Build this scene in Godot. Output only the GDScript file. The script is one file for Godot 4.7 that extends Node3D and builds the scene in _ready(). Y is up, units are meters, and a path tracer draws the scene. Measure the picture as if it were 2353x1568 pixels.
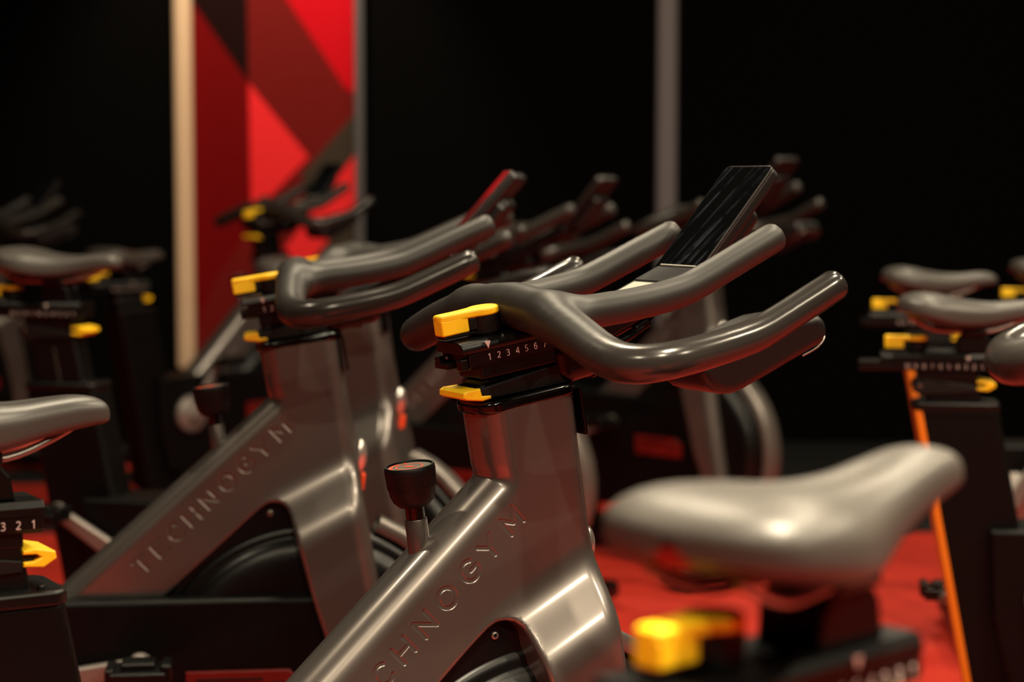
extends Node3D
# A dark indoor cycling studio: rows of grey spin bikes on a red rubber floor.
# Bike axes: x forward, y up, z to the bike's right. Yaw turns a bike about y.

const CAM_HEIGHT := 1.0
const FOCAL_PX := 4600.0
const LAMP_WARM := Color(1.0, 0.93, 0.80)

var mat := {}
var cache := {}

# ---------------------------------------------------------------- mesh builder
class MB:
	var v := PackedVector3Array()
	var n := PackedVector3Array()
	var uv := PackedVector2Array()
	var idx := PackedInt32Array()
	func vert(p: Vector3, nn: Vector3, t := Vector2.ZERO) -> int:
		v.append(p); n.append(nn); uv.append(t)
		return v.size() - 1
	func tri(a: int, b: int, c: int) -> void:
		var g := (v[b] - v[a]).cross(v[c] - v[a])
		if g.dot(n[a] + n[b] + n[c]) > 0.0:
			idx.append(a); idx.append(c); idx.append(b)
		else:
			idx.append(a); idx.append(b); idx.append(c)
	func quad(a: int, b: int, c: int, d: int) -> void:
		tri(a, b, c); tri(a, c, d)
	func flat(p: Array) -> void:            # a flat polygon fan with its own normal
		var nn: Vector3 = (p[1] - p[0]).cross(p[2] - p[0]).normalized()
		var f := []
		for q in p: f.append(vert(q, nn))
		for i in range(1, f.size() - 1): tri(f[0], f[i], f[i + 1])
	func mesh() -> ArrayMesh:
		var a := []
		a.resize(Mesh.ARRAY_MAX)
		a[Mesh.ARRAY_VERTEX] = v; a[Mesh.ARRAY_NORMAL] = n; a[Mesh.ARRAY_TEX_UV] = uv; a[Mesh.ARRAY_INDEX] = idx
		var m := ArrayMesh.new()
		m.add_surface_from_arrays(Mesh.PRIMITIVE_TRIANGLES, a)
		return m

# a box with rounded edges (radius r), centred at c, half size h, in basis b
func rbox(mb: MB, c: Vector3, h: Vector3, r := 0.003, b := Basis.IDENTITY, seg := 2) -> void:
	r = minf(r, minf(h.x, minf(h.y, h.z)) * 0.999)
	var axes := [Vector3.RIGHT, Vector3.UP, Vector3.BACK]
	var k := 2 * seg + 2
	for ax in 3:
		for s: float in [-1.0, 1.0]:
			var nn: Vector3 = axes[ax] * s
			var u: Vector3 = axes[(ax + 1) % 3]
			var w: Vector3 = axes[(ax + 2) % 3]
			var hu := absf(u.dot(h)); var hw := absf(w.dot(h)); var hn := absf(nn.dot(h))
			var grid := []
			for i in k:
				for j in k:
					var su := -1.0 if i <= seg else 1.0
					var sw := -1.0 if j <= seg else 1.0
					var tu := (float(seg - i) / seg if i <= seg else float(i - seg - 1) / seg) * su
					var tw := (float(seg - j) / seg if j <= seg else float(j - seg - 1) / seg) * sw
					var core := nn * (hn - r) + u * su * (hu - r) + w * sw * (hw - r)
					var d := (nn + u * tan(tu * PI / 4) + w * tan(tw * PI / 4)).normalized()
					grid.append(mb.vert(c + b * (core + d * r), b * d))
			for i in k - 1:
				for j in k - 1:
					mb.quad(grid[i * k + j], grid[(i + 1) * k + j], grid[(i + 1) * k + j + 1], grid[i * k + j + 1])

# a polygon in x-y extruded over z0..z1 with rounded rims; xf places it
func prism(mb: MB, poly: PackedVector2Array, z0: float, z1: float, bev := 0.002, xf := Transform3D.IDENTITY, smooth := false, steps := 3) -> void:
	var area := 0.0
	var np := poly.size()
	for i in np: area += poly[i].cross(poly[(i + 1) % np])
	var p := poly.duplicate()
	if area < 0: p.reverse()
	var en := []                       # edge normals, outward (polygon runs counterclockwise)
	for i in np:
		var e := (p[(i + 1) % np] - p[i]).normalized()
		en.append(Vector2(e.y, -e.x))
	var miter := []
	for i in np:
		var a: Vector2 = en[(i + np - 1) % np]
		var b2: Vector2 = en[i]
		var m := (a + b2) / maxf(1.0 + a.dot(b2), 0.35)
		miter.append(m)
	var rings := []
	for t in range(steps + 1):
		var f := float(t) / steps * PI / 2
		rings.append([bev * (1 - sin(f)), z1 - bev * (1 - cos(f)) if false else z1 - bev + bev * cos(f), sin(f), cos(f)])
	var all := []
	for r in rings: all.append(r)
	for t in range(steps, -1, -1):
		var f2 := float(t) / steps * PI / 2
		all.append([bev * (1 - sin(f2)), z0 + bev - bev * cos(f2), sin(f2), -cos(f2)])
	for i in np:
		var j := (i + 1) % np
		var col := []
		for r in all:
			var pa: Vector2 = p[i] - miter[i] * r[0]
			var pb: Vector2 = p[j] - miter[j] * r[0]
			var na: Vector2 = miter[i].normalized() if smooth else en[i]
			var nb: Vector2 = miter[j].normalized() if smooth else en[i]
			var n1 := Vector3(na.x * r[2], na.y * r[2], r[3]).normalized()
			var n2 := Vector3(nb.x * r[2], nb.y * r[2], r[3]).normalized()
			col.append([mb.vert(xf * Vector3(pa.x, pa.y, r[1]), xf.basis * n1), mb.vert(xf * Vector3(pb.x, pb.y, r[1]), xf.basis * n2)])
		for t in col.size() - 1:
			mb.quad(col[t][0], col[t][1], col[t + 1][1], col[t + 1][0])
	var inner := PackedVector2Array()
	for i in np: inner.append(p[i] - miter[i] * bev)
	var tr := Geometry2D.triangulate_polygon(inner)
	for side in 2:
		var base := mb.v.size()
		var nn := xf.basis * Vector3(0, 0, 1 if side == 0 else -1)
		for q in inner: mb.vert(xf * Vector3(q.x, q.y, z1 if side == 0 else z0), nn)
		for t in range(0, tr.size(), 3): mb.tri(base + tr[t], base + tr[t + 1], base + tr[t + 2])

# a round tube along points, with radii, closed by domes
func tube(mb: MB, pts: Array, radii: Array, sides := 16, flat_z := 1.0) -> void:
	var rings := []
	var cnt := pts.size()
	var up := Vector3(0, 0, 1)
	var first_t: Vector3 = (pts[1] - pts[0]).normalized()
	if absf(first_t.dot(up)) > 0.9: up = Vector3(0, 1, 0)
	var side := first_t.cross(up).normalized()
	var list := []
	for i in cnt:
		var t: Vector3 = (pts[mini(i + 1, cnt - 1)] - pts[maxi(i - 1, 0)]).normalized()
		list.append([pts[i], t, radii[mini(i, radii.size() - 1)], 0.0])
	var full := []
	for k in [0.0, 0.35, 0.7, 0.92]:
		var r0: float = list[0][2]
		full.append([list[0][0] - list[0][1] * r0 * sqrt(1 - k * k), list[0][1], r0 * maxf(k, 0.001), -sqrt(1 - k * k)])
	for l in list: full.append(l)
	for k in [0.92, 0.7, 0.35, 0.0]:
		var r1: float = list[cnt - 1][2]
		full.append([list[cnt - 1][0] + list[cnt - 1][1] * r1 * sqrt(1 - k * k), list[cnt - 1][1], r1 * maxf(k, 0.001), sqrt(1 - k * k)])
	for l in full:
		var t: Vector3 = l[1]
		side = (side - t * side.dot(t)).normalized()
		var w := t.cross(side)
		var ring := []
		for s in sides:
			var a := TAU * s / sides
			var d := side * cos(a) + w * sin(a)
			var off: Vector3 = d * l[2]
			off.z *= flat_z
			var nn := d
			nn.z /= flat_z
			ring.append(mb.vert(l[0] + off, (nn.normalized() * sqrt(maxf(0.0, 1 - l[3] * l[3])) + t * l[3]).normalized()))
		rings.append(ring)
	for i in rings.size() - 1:
		for s in sides:
			mb.quad(rings[i][s], rings[i][(s + 1) % sides], rings[i + 1][(s + 1) % sides], rings[i + 1][s])

# turn a profile of (radius, height) about local y; corners stay crisp where asked by doubled points
func lathe(mb: MB, prof: Array, sides: int, xf: Transform3D) -> void:
	var rows := []
	for i in prof.size() - 1:
		var a: Vector2 = prof[i]
		var b: Vector2 = prof[i + 1]
		if a.distance_to(b) < 1e-6: continue
		var e := (b - a).normalized()
		var na := Vector2(e.y, -e.x)
		var pr := na
		var nx := na
		if i > 0:
			var e0: Vector2 = (a - prof[i - 1]).normalized()
			var n0 := Vector2(e0.y, -e0.x)
			if n0.dot(na) > 0.6: pr = (n0 + na).normalized()
		if i < prof.size() - 2:
			var e1: Vector2 = (prof[i + 2] - b).normalized()
			var n1 := Vector2(e1.y, -e1.x)
			if n1.dot(na) > 0.6: nx = (n1 + na).normalized()
		var r0 := []
		var r1 := []
		for s in sides + 1:
			var an := TAU * s / sides
			var c := Vector3(cos(an), 0, sin(an))
			r0.append(mb.vert(xf * (c * a.x + Vector3.UP * a.y), (xf.basis * (c * pr.x + Vector3.UP * pr.y)).normalized()))
			r1.append(mb.vert(xf * (c * b.x + Vector3.UP * b.y), (xf.basis * (c * nx.x + Vector3.UP * nx.y)).normalized()))
		for s in sides: mb.quad(r0[s], r0[s + 1], r1[s + 1], r1[s])

# ---------------------------------------------------------------- implicit surfaces
var frame_outer := PackedVector2Array([
	Vector2(-.0312, .805), Vector2(.0795, .823), Vector2(.0946, .712), Vector2(.1055, .644), Vector2(.1125, .58), Vector2(.132, .467),
	Vector2(.168, .28), Vector2(.212, .055), Vector2(.120, .055), Vector2(.082, .28), Vector2(.0, .42), Vector2(-.152, .425),
	Vector2(-.330, .425), Vector2(-.307, .4475), Vector2(-.252, .4965), Vector2(-.0135, .7105), Vector2(-.0170, .722)])
var frame_open := PackedVector2Array([
	Vector2(-.27, .34), Vector2(-.152, .447), Vector2(-.032, .5565), Vector2(-.024, .5635), Vector2(-.0155, .5685), Vector2(-.006, .570), Vector2(.0025, .568),
	Vector2(.0095, .562), Vector2(.0135, .553), Vector2(.0424, .4404), Vector2(.0585, .389), Vector2(.085, .28), Vector2(.105, .0), Vector2(-.1, .0)])

func poly_sd(p: Vector2, poly: PackedVector2Array) -> float:
	var d := 1e9
	var s := 1.0
	var j := poly.size() - 1
	for i in poly.size():
		var vi := poly[i]
		var vj := poly[j]
		var e := vj - vi
		var w := p - vi
		var q := w - e * clampf(w.dot(e) / e.length_squared(), 0.0, 1.0)
		d = minf(d, q.length_squared())
		var c1 := p.y >= vi.y
		var c2 := p.y < vj.y
		var c3 := e.x * w.y > e.y * w.x
		if (c1 and c2 and c3) or (not c1 and not c2 and not c3): s = -s
		j = i
	return s * sqrt(d)

func round_and(a: float, b: float, r: float) -> float:
	var ua := a + r
	var ub := b + r
	if ua > 0.0 and ub > 0.0: return sqrt(ua * ua + ub * ub) - r
	return maxf(a, b)

func frame_half(x: float, y: float) -> float:
	var t := (x + .022) * .46 - (y - .5925) * .888
	var f := clampf(t / .105, 0.0, 1.0)
	f = f * f * f * (f * (f * 6.0 - 15.0) + 10.0) * smoothstep(-.05, .0, x)
	return .036 + .041 * f

var memo_at := Vector2(1e6, 0)
var memo_outer := 0.0
var memo_open := 0.0
func field_frame(p: Vector3) -> float:
	var q := Vector2(p.x, p.y)
	var dz := absf(p.z) - frame_half(p.x, p.y)
	if dz > .05: return dz * .75
	if q != memo_at:
		memo_at = q
		memo_outer = poly_sd(q, frame_outer)
		memo_open = -poly_sd(q, frame_open) if memo_outer < .06 else 0.0
	if memo_outer > .05: return memo_outer
	return maxf(round_and(round_and(memo_outer, dz * .8, .0245), memo_open, .0055), (q - HB_C).dot(Vector2(-.16, .987)) + .001)

var bar_outer := []
var bar_inner := []

func catmull(pts: Array, per: int) -> Array:
	var out := []
	for i in pts.size() - 1:
		var p0 = pts[maxi(i - 1, 0)]; var p1 = pts[i]; var p2 = pts[i + 1]; var p3 = pts[mini(i + 2, pts.size() - 1)]
		for k in per:
			var t := float(k) / per
			out.append(0.5 * (2 * p1 + (p2 - p0) * t + (2 * p0 - 5 * p1 + 4 * p2 - p3) * t * t + (3 * p1 - p0 - 3 * p2 + p3) * t * t * t))
	out.append(pts[pts.size() - 1])
	return out

func chain_sd(p: Vector3, ch: Array) -> float:
	var best := 1e9
	for s in ch:
		var a: Vector3 = s[0]
		var w := p - a
		var h := clampf(w.dot(s[1]) * s[2], 0.0, 1.0)
		var d: float = (w - s[1] * h).length() - (s[3] + s[4] * h)
		if d < best: best = d
	return best

func make_chain(pts4: Array) -> Array:          # each point a Vector4: position and radius
	var out := []
	for i in pts4.size() - 1:
		var a: Vector4 = pts4[i]
		var b: Vector4 = pts4[i + 1]
		var e := Vector3(b.x - a.x, b.y - a.y, b.z - a.z)
		out.append([Vector3(a.x, a.y, a.z), e, 1.0 / maxf(e.length_squared(), 1e-9), a.w, b.w - a.w])
	return out

var tip_outer := Vector3(.250, .9075, .232)
var dir_outer := Vector3(.905, .42, -.04)
var tip_inner := Vector3(.286, .9485, .090)
var dir_inner := Vector3(.91, .40, -.06)

func field_bars(p0: Vector3) -> float:
	var p := Vector3(p0.x, p0.y, absf(p0.z))
	var a := chain_sd(p, bar_outer)
	if a > -.03 and a < .06: a = round_and(a, (p - tip_outer).dot(dir_outer), .007)
	var b := chain_sd(p, bar_inner)
	if b < .06: b = round_and(b, (p - tip_inner).dot(dir_inner), .007)
	var k := .022
	var h := maxf(k - absf(a - b), 0.0) / k
	return minf(a, b) - h * h * k * .25

func field(which: int, p: Vector3) -> float:
	return field_frame(p) if which == 0 else field_bars(p)

func nets(which: int, lo: Vector3, hi: Vector3, cell: float, map_uv := false) -> ArrayMesh:
	var nx := int(ceil((hi.x - lo.x) / cell)) + 1
	var ny := int(ceil((hi.y - lo.y) / cell)) + 1
	var nz := int(ceil((hi.z - lo.z) / cell)) + 1
	var val := PackedFloat32Array()
	val.resize(nx * ny * nz)
	val.fill(1e9)
	var B := 6
	var reach := B * cell * 0.87 * 1.25 + cell
	for bi in range(0, nx, B):
		for bj in range(0, ny, B):
			for bk in range(0, nz, B):
				var c := lo + Vector3(bi + B * .5, bj + B * .5, bk + B * .5) * cell
				if absf(field(which, c)) > reach: continue
				for i in range(bi, mini(bi + B + 1, nx)):
					for j in range(bj, mini(bj + B + 1, ny)):
						for k in range(bk, mini(bk + B + 1, nz)):
							var at := (i * ny + j) * nz + k
							if val[at] > 1e8: val[at] = field(which, lo + Vector3(i, j, k) * cell)
	var id := {}
	var mb := MB.new()
	var sy := nz
	var sx := ny * nz
	var corner := [0, 1, sy, sy + 1, sx, sx + 1, sx + sy, sx + sy + 1]
	var off := [Vector3(0, 0, 0), Vector3(0, 0, 1), Vector3(0, 1, 0), Vector3(0, 1, 1), Vector3(1, 0, 0), Vector3(1, 0, 1), Vector3(1, 1, 0), Vector3(1, 1, 1)]
	var edges := [[0, 1], [2, 3], [4, 5], [6, 7], [0, 2], [1, 3], [4, 6], [5, 7], [0, 4], [1, 5], [2, 6], [3, 7]]
	var g := cell * .25
	for i in nx - 1:
		for j in ny - 1:
			for k in range(1, nz - 1):              # layer 1 lies astride the middle plane, where the two halves meet
				var at := (i * ny + j) * nz + k
				var v0 := val[at]
				if v0 > 1e8 or absf(v0) > cell * 2.2: continue
				var neg := 0
				var bad := false
				for c in 8:
					var vv := val[at + corner[c]]
					if vv > 1e8: bad = true; break
					if vv < 0.0: neg += 1
				if bad or neg == 0 or neg == 8: continue
				var sum := Vector3.ZERO
				var cnt := 0
				for e in edges:
					var va := val[at + corner[e[0]]]
					var vb := val[at + corner[e[1]]]
					if (va < 0.0) != (vb < 0.0):
						sum += off[e[0]].lerp(off[e[1]], va / (va - vb))
						cnt += 1
				var p := lo + (Vector3(i, j, k) + sum / cnt) * cell
				var c0 := val[at]; var c1 := val[at + 1]; var c2 := val[at + sy]; var c3 := val[at + sy + 1]
				var c4 := val[at + sx]; var c5 := val[at + sx + 1]; var c6 := val[at + sx + sy]; var c7 := val[at + sx + sy + 1]
				var gr := Vector3(c4 + c5 + c6 + c7 - c0 - c1 - c2 - c3, c2 + c3 + c6 + c7 - c0 - c1 - c4 - c5, c1 + c3 + c5 + c7 - c0 - c2 - c4 - c6) / (4 * cell)
				p -= (gr * field(which, p) / maxf(gr.length_squared(), .2)).limit_length(cell * .7)
				gr = Vector3.ZERO
				for w: Vector3 in [Vector3(0, 0, 1), Vector3(0, 0, -1), Vector3(1, 0, 0), Vector3(-1, 0, 0), Vector3(0, 1, 0), Vector3(0, -1, 0)]:
					gr += w * field(which, p + w * g)
				var t := Vector2.ZERO
				if map_uv: t = frame_uv(p)
				else: t = Vector2(clampf((absf(p.z) - .17) / .06, .01, .99), .5)
				if k == 1:
					p.z = 0.0; gr.z = 0.0
				id[at] = mb.vert(p, gr.normalized(), t)
	for at: int in id:
		var k := at % nz
		var j := (at / nz) % ny
		var i := at / sx
		var va := val[at]
		if i > 0 and j > 0 and (va < 0.0) != (val[at + 1] < 0.0):
			_q(mb, id, at, at - sx, at - sx - sy, at - sy)
		if i > 0 and k > 0 and (va < 0.0) != (val[at + sy] < 0.0):
			_q(mb, id, at, at - sx, at - sx - 1, at - 1)
		if j > 0 and k > 0 and (va < 0.0) != (val[at + sx] < 0.0):
			_q(mb, id, at, at - sy, at - sy - 1, at - 1)
	if which == 1: soften(mb, 5)
	var count := mb.v.size()                # the other half is the mirror image
	for i in count:
		var p := Vector3(mb.v[i].x, mb.v[i].y, -mb.v[i].z)
		mb.vert(p, Vector3(mb.n[i].x, mb.n[i].y, -mb.n[i].z), frame_uv(p) if map_uv else mb.uv[i])
	var old := mb.idx.duplicate()
	for t in range(0, old.size(), 3): mb.tri(old[t] + count, old[t + 1] + count, old[t + 2] + count)
	return mb.mesh()

func soften(mb: MB, rounds: int) -> void:      # even out the small kinks a chain of straight pieces leaves
	for it in rounds:
		var acc := mb.n.duplicate()
		var pos := PackedVector3Array()
		var cnt := PackedInt32Array()
		pos.resize(mb.v.size()); cnt.resize(mb.v.size())
		for t in range(0, mb.idx.size(), 3):
			for e in 3:
				var a := mb.idx[t + e]
				var b := mb.idx[t + (e + 1) % 3]
				acc[a] += mb.n[b]; acc[b] += mb.n[a]
				pos[a] += mb.v[b]; pos[b] += mb.v[a]
				cnt[a] += 1; cnt[b] += 1
		for i in mb.v.size():
			mb.n[i] = acc[i].normalized()
			var middle := mb.v[i].z == 0.0
			if it < 2 and cnt[i] > 0: mb.v[i] = mb.v[i].lerp(pos[i] / cnt[i], .45)
			if middle:
				mb.v[i].z = 0.0
				mb.n[i] = Vector3(mb.n[i].x, mb.n[i].y, 0).normalized()

func _q(mb: MB, id: Dictionary, a: int, b: int, c: int, d: int) -> void:
	if id.has(a) and id.has(b) and id.has(c) and id.has(d): mb.quad(id[a], id[b], id[c], id[d])

# ---------------------------------------------------------------- the engraved name on the frame
const UV_A := Vector2(.7201, .6939)      # along the writing
const UV_ORIGIN := Vector2(-.2065, .4765)  # base line start
const UV_LEN := .34
const UV_HIGH := .0425
func frame_uv(p: Vector3) -> Vector2:
	var q := Vector2(p.x, p.y) - UV_ORIGIN
	var u := q.dot(UV_A) / UV_LEN
	var w := q.dot(Vector2(-UV_A.y, UV_A.x)) / UV_HIGH
	if p.z < 0: u = (.3 - q.dot(UV_A)) / UV_LEN
	return Vector2(clampf(u + .04, .002, .998), clampf(.55 - w, .004, .996))

func letter_strokes(ch: String) -> Array:   # polylines in a box 1 wide, 1 high
	match ch:
		"T": return [[Vector2(0, 1), Vector2(1, 1)], [Vector2(.5, 1), Vector2(.5, 0)]]
		"E": return [[Vector2(.9, 1), Vector2(.08, 1), Vector2(.08, 0), Vector2(.9, 0)], [Vector2(.08, .5), Vector2(.8, .5)]]
		"H": return [[Vector2(.04, 0), Vector2(.04, 1)], [Vector2(.96, 0), Vector2(.96, 1)], [Vector2(.04, .5), Vector2(.96, .5)]]
		"N": return [[Vector2(.05, 0), Vector2(.05, 1), Vector2(.95, 0), Vector2(.95, 1)]]
		"Y": return [[Vector2(0, 1), Vector2(.5, .46), Vector2(1, 1)], [Vector2(.5, .46), Vector2(.5, 0)]]
		"M": return [[Vector2(0, 0), Vector2(0.02, 1), Vector2(.52, .34), Vector2(1.02, 1), Vector2(1.04, 0)]]
	var out := []
	var pl := []
	var a0 := 0.0
	var a1 := TAU
	if ch == "C": a0 = deg_to_rad(48); a1 = deg_to_rad(312)
	if ch == "G": a0 = deg_to_rad(48); a1 = deg_to_rad(345)
	for i in 25:
		var a := lerpf(a0, a1, i / 24.0)
		pl.append(Vector2(.5 + .53 * cos(a), .5 + .52 * sin(a)))
	if ch == "G":
		pl.append(Vector2(1.0, .46)); pl.append(Vector2(.55, .46))
	out.append(pl)
	return out

func name_relief() -> ImageTexture:
	var W := 1536
	var H := 192
	var px := W / UV_LEN                        # pixels in a metre
	var img := Image.create(W, H, false, Image.FORMAT_RGBA8)
	img.fill(Color(1, 1, 1))
	var word := "TECHNOGYM"
	var centre := [.0246, .0560, .0868, .1167, .1493, .1830, .2178, .2482, .2832]
	for i in word.length():
		var wd := .0185
		var hg := .0200
		for st in letter_strokes(word[i]):
			for s in st.size() - 1:
				var a := Vector2((centre[i] + (st[s].x - .5) * wd + .04 * UV_LEN) * px, (.55 - (st[s].y * hg - .0154) / UV_HIGH) * H)
				var b := Vector2((centre[i] + (st[s + 1].x - .5) * wd + .04 * UV_LEN) * px, (.55 - (st[s + 1].y * hg - .0154) / UV_HIGH) * H)
				var m := 16
				for y in range(maxi(0, int(minf(a.y, b.y)) - m), mini(H, int(maxf(a.y, b.y)) + m)):
					for x in range(maxi(0, int(minf(a.x, b.x)) - m), mini(W, int(maxf(a.x, b.x)) + m)):
						var d := Geometry2D.get_closest_point_to_segment(Vector2(x, y), a, b).distance_to(Vector2(x, y)) / px
						var hgt := smoothstep(.0013, .0029, d)
						var old := img.get_pixel(x, y).r
						if hgt < old: img.set_pixel(x, y, Color(hgt, hgt, hgt))
	return ImageTexture.create_from_image(img)

# ---------------------------------------------------------------- materials
func sm(c: Color, rough := 0.5, metal := 0.0, spec := 0.5) -> StandardMaterial3D:
	var m := StandardMaterial3D.new()
	m.albedo_color = c; m.roughness = rough; m.metallic = metal; m.metallic_specular = spec
	return m

func noise_tex(seed_: int, freq: float, lo: Color, hi: Color, size := 512, oct := 4) -> NoiseTexture2D:
	var f := FastNoiseLite.new()
	f.seed = seed_; f.frequency = freq; f.fractal_octaves = oct
	var t := NoiseTexture2D.new()
	t.width = size; t.height = size; t.seamless = true; t.noise = f
	var g := Gradient.new()
	g.set_color(0, lo); g.set_color(1, hi)
	t.color_ramp = g
	return t

func materials() -> void:
	var p := sm(Color(.44, .415, .40), .33, .72)
	p.clearcoat_enabled = true; p.clearcoat = .55; p.clearcoat_roughness = .12
	p.heightmap_enabled = true; p.heightmap_scale = .10; p.heightmap_texture = name_relief(); p.texture_repeat = false
	mat.paint = p
	mat.collar = sm(Color(.40, .38, .365), .34, .75)
	mat.arm = sm(Color(.47, .445, .425), .36, .6)
	var bar := sm(Color(.165, .152, .144), .36, 0.0, .5)
	bar.roughness = 1.0
	var wear := Gradient.new()             # the outer grips are polished by hands
	wear.set_color(0, Color(.48, .48, .48)); wear.set_color(1, Color(.20, .20, .20))
	var wt := GradientTexture2D.new()
	wt.gradient = wear; wt.width = 64; wt.height = 4
	bar.roughness_texture = wt; bar.texture_repeat = false
	mat.bar = bar
	mat.print_dim = sm(Color(.42, .37, .36), .6)
	mat.black = sm(Color(.035, .032, .032), .34, 0.0, .4)
	mat.gloss = sm(Color(.025, .023, .024), .14)
	mat.matte = sm(Color(.05, .047, .047), .5, 0.0, .4)
	mat.body = sm(Color(.022, .020, .020), .46, 0.0, .28)
	mat.yellow = sm(Color(1.0, .80, .10), .45)
	mat.orange = sm(Color(.88, .47, .03), .5)
	mat.print = sm(Color(.80, .74, .72), .6)
	var sad := sm(Color(.255, .24, .228), .38)
	sad.heightmap_enabled = true; sad.heightmap_scale = .012
	sad.heightmap_texture = noise_tex(9, .08, Color(0, 0, 0), Color(1, 1, 1))
	sad.uv1_triplanar = true; sad.uv1_scale = Vector3(20, 20, 20)
	mat.saddle = sad
	mat.under = sm(Color(.10, .09, .09), .5)
	mat.chrome = sm(Color(.86, .84, .82), .08, 1.0)
	mat.emblem = sm(Color(.90, .88, .86), .26, .85)
	mat.steel = sm(Color(.62, .60, .58), .3, .9)
	mat.crank = sm(Color(.54, .51, .49), .38, .5)
	mat.red_tag = sm(Color(.52, .07, .05), .4)
	mat.red_shine = sm(Color(.42, .075, .06), .35)  # black housing plate, the red light it reflects put into the colour
	mat.dial = sm(Color(.42, .41, .37), .4)
	mat.dial_print = sm(Color(1.0, .33, .14), .5)
	var glass := sm(Color(.018, .020, .026), .12)
	glass.albedo_color = Color(1, 1, 1); glass.albedo_texture = smudges(); glass.roughness = .1
	mat.glass = glass
	mat.label = sm(Color(.82, .80, .75), .3)  # label plate; on the screen-foot strip it stands in for reflected light
	mat.panel = sm(Color(.20, .195, .20), .2)
	mat.edge = sm(Color(.20, .19, .19), .3, .3)
	mat.housing = sm(Color(.075, .06, .06), .42)
	mat.hub = sm(Color(.04, .037, .037), .5, 0.0, .35)
	# the room
	var fl := sm(Color(1, 1, 1), .62)
	fl.albedo_texture = noise_tex(21, .012, Color(.70, .135, .075), Color(.78, .185, .11), 1024, 5)
	fl.uv1_triplanar = true; fl.uv1_world_triplanar = true; fl.uv1_scale = Vector3(.45, .45, .45)
	fl.heightmap_enabled = true; fl.heightmap_scale = .03
	fl.heightmap_texture = noise_tex(22, .15, Color(0, 0, 0), Color(1, 1, 1))
	mat.floor = fl
	mat.floor_black = sm(Color(.05, .05, .05), .6)
	mat.wall = sm(Color(.022, .020, .019), .9, 0.0, .12)
	mat.ceiling = sm(Color(.025, .025, .025), .9, 0.0, .1)
	mat.beige = sm(Color(.80, .68, .56), .6)
	mat.post = sm(Color(.40, .375, .39), .5)
	mat.trim = sm(Color(.30, .29, .30), .45, .2)
	mat.m_dark = sm(Color(.40, .0, .01), .7, 0.0, .2)
	mat.m_black = sm(Color(.085, .005, .005), .7, 0.0, .2)
	mat.m_brown = sm(Color(.40, .065, .06), .7, 0.0, .2)
	mat.m_bright = sm(Color(.88, .16, .18), .7, 0.0, .2)
	mat.m_red = sm(Color(.72, .02, .085), .7, 0.0, .2)
	mat.m_grey = sm(Color(.22, .185, .155), .7, 0.0, .2)
	var gl := sm(Color(1, .93, .82), .5)
	gl.emission_enabled = true; gl.emission = LAMP_WARM; gl.emission_energy_multiplier = 6.0
	mat.glow = gl

func smudges() -> ImageTexture:              # wiped streaks on the screen glass: a cloth left its grey film in streaks
	var img := Image.create(256, 512, false, Image.FORMAT_RGBA8)
	var f := FastNoiseLite.new()
	f.seed = 77; f.frequency = .02
	for y in 512:
		for x in 256:
			var s := f.get_noise_2d((x + y * .22) * 1.3, y * .05) * .5 + .5
			var g := f.get_noise_2d(x * .5 + 400, y * .5) * .5 + .5
			var r := .045 + .21 * smoothstep(.42, .85, s) * smoothstep(.2, .6, g)
			img.set_pixel(x, y, Color(r * .9, r * .97, r * 1.1))
	return ImageTexture.create_from_image(img)

# ---------------------------------------------------------------- scene helpers
func put(called: String, key: String, m: Material, parent: Node, at := Vector3.ZERO, label := "") -> MeshInstance3D:
	var o := MeshInstance3D.new()
	o.name = called
	o.mesh = cache[key]
	o.material_override = m
	o.position = at
	parent.add_child(o, true)
	if label != "": o.set_meta("label", label)
	return o

func keep(key: String, mb: MB) -> void:
	cache[key] = mb.mesh()

func pv(a: Array) -> PackedVector2Array:
	var o := PackedVector2Array()
	for i in range(0, a.size(), 2): o.append(Vector2(a[i], a[i + 1]))
	return o

func arc_poly(c: Vector2, r: float, a0: float, a1: float, k: int) -> PackedVector2Array:
	var o := PackedVector2Array()
	for i in k + 1:
		var a := lerpf(a0, a1, float(i) / k)
		o.append(c + Vector2(cos(a), sin(a)) * r)
	return o

# a row of printed numbers as thin letters on a side facing +z
func numerals(words: Array, size: float) -> ArrayMesh:       # words: [text, x, y, z]
	var st := SurfaceTool.new()
	st.begin(Mesh.PRIMITIVE_TRIANGLES)
	var font := SystemFont.new()
	font.font_names = PackedStringArray(["Droid Sans"])
	for w in words:
		var t := TextMesh.new()
		t.text = w[0]; t.font = font; t.font_size = 16; t.pixel_size = size / 11.6; t.depth = .0004
		t.curve_step = 1.0
		st.append_from(t, 0, Transform3D(Basis.IDENTITY.scaled(Vector3(.9, 1, 1)), Vector3(w[1], w[2], w[3])))
	return st.commit()

# ---------------------------------------------------------------- bike part meshes (shared)
const HB_C := Vector2(.026, .7885)          # middle of the frame's top, where the handlebar post leaves it
var hb: Transform3D                          # post axes: a along the top, b up the post

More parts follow.
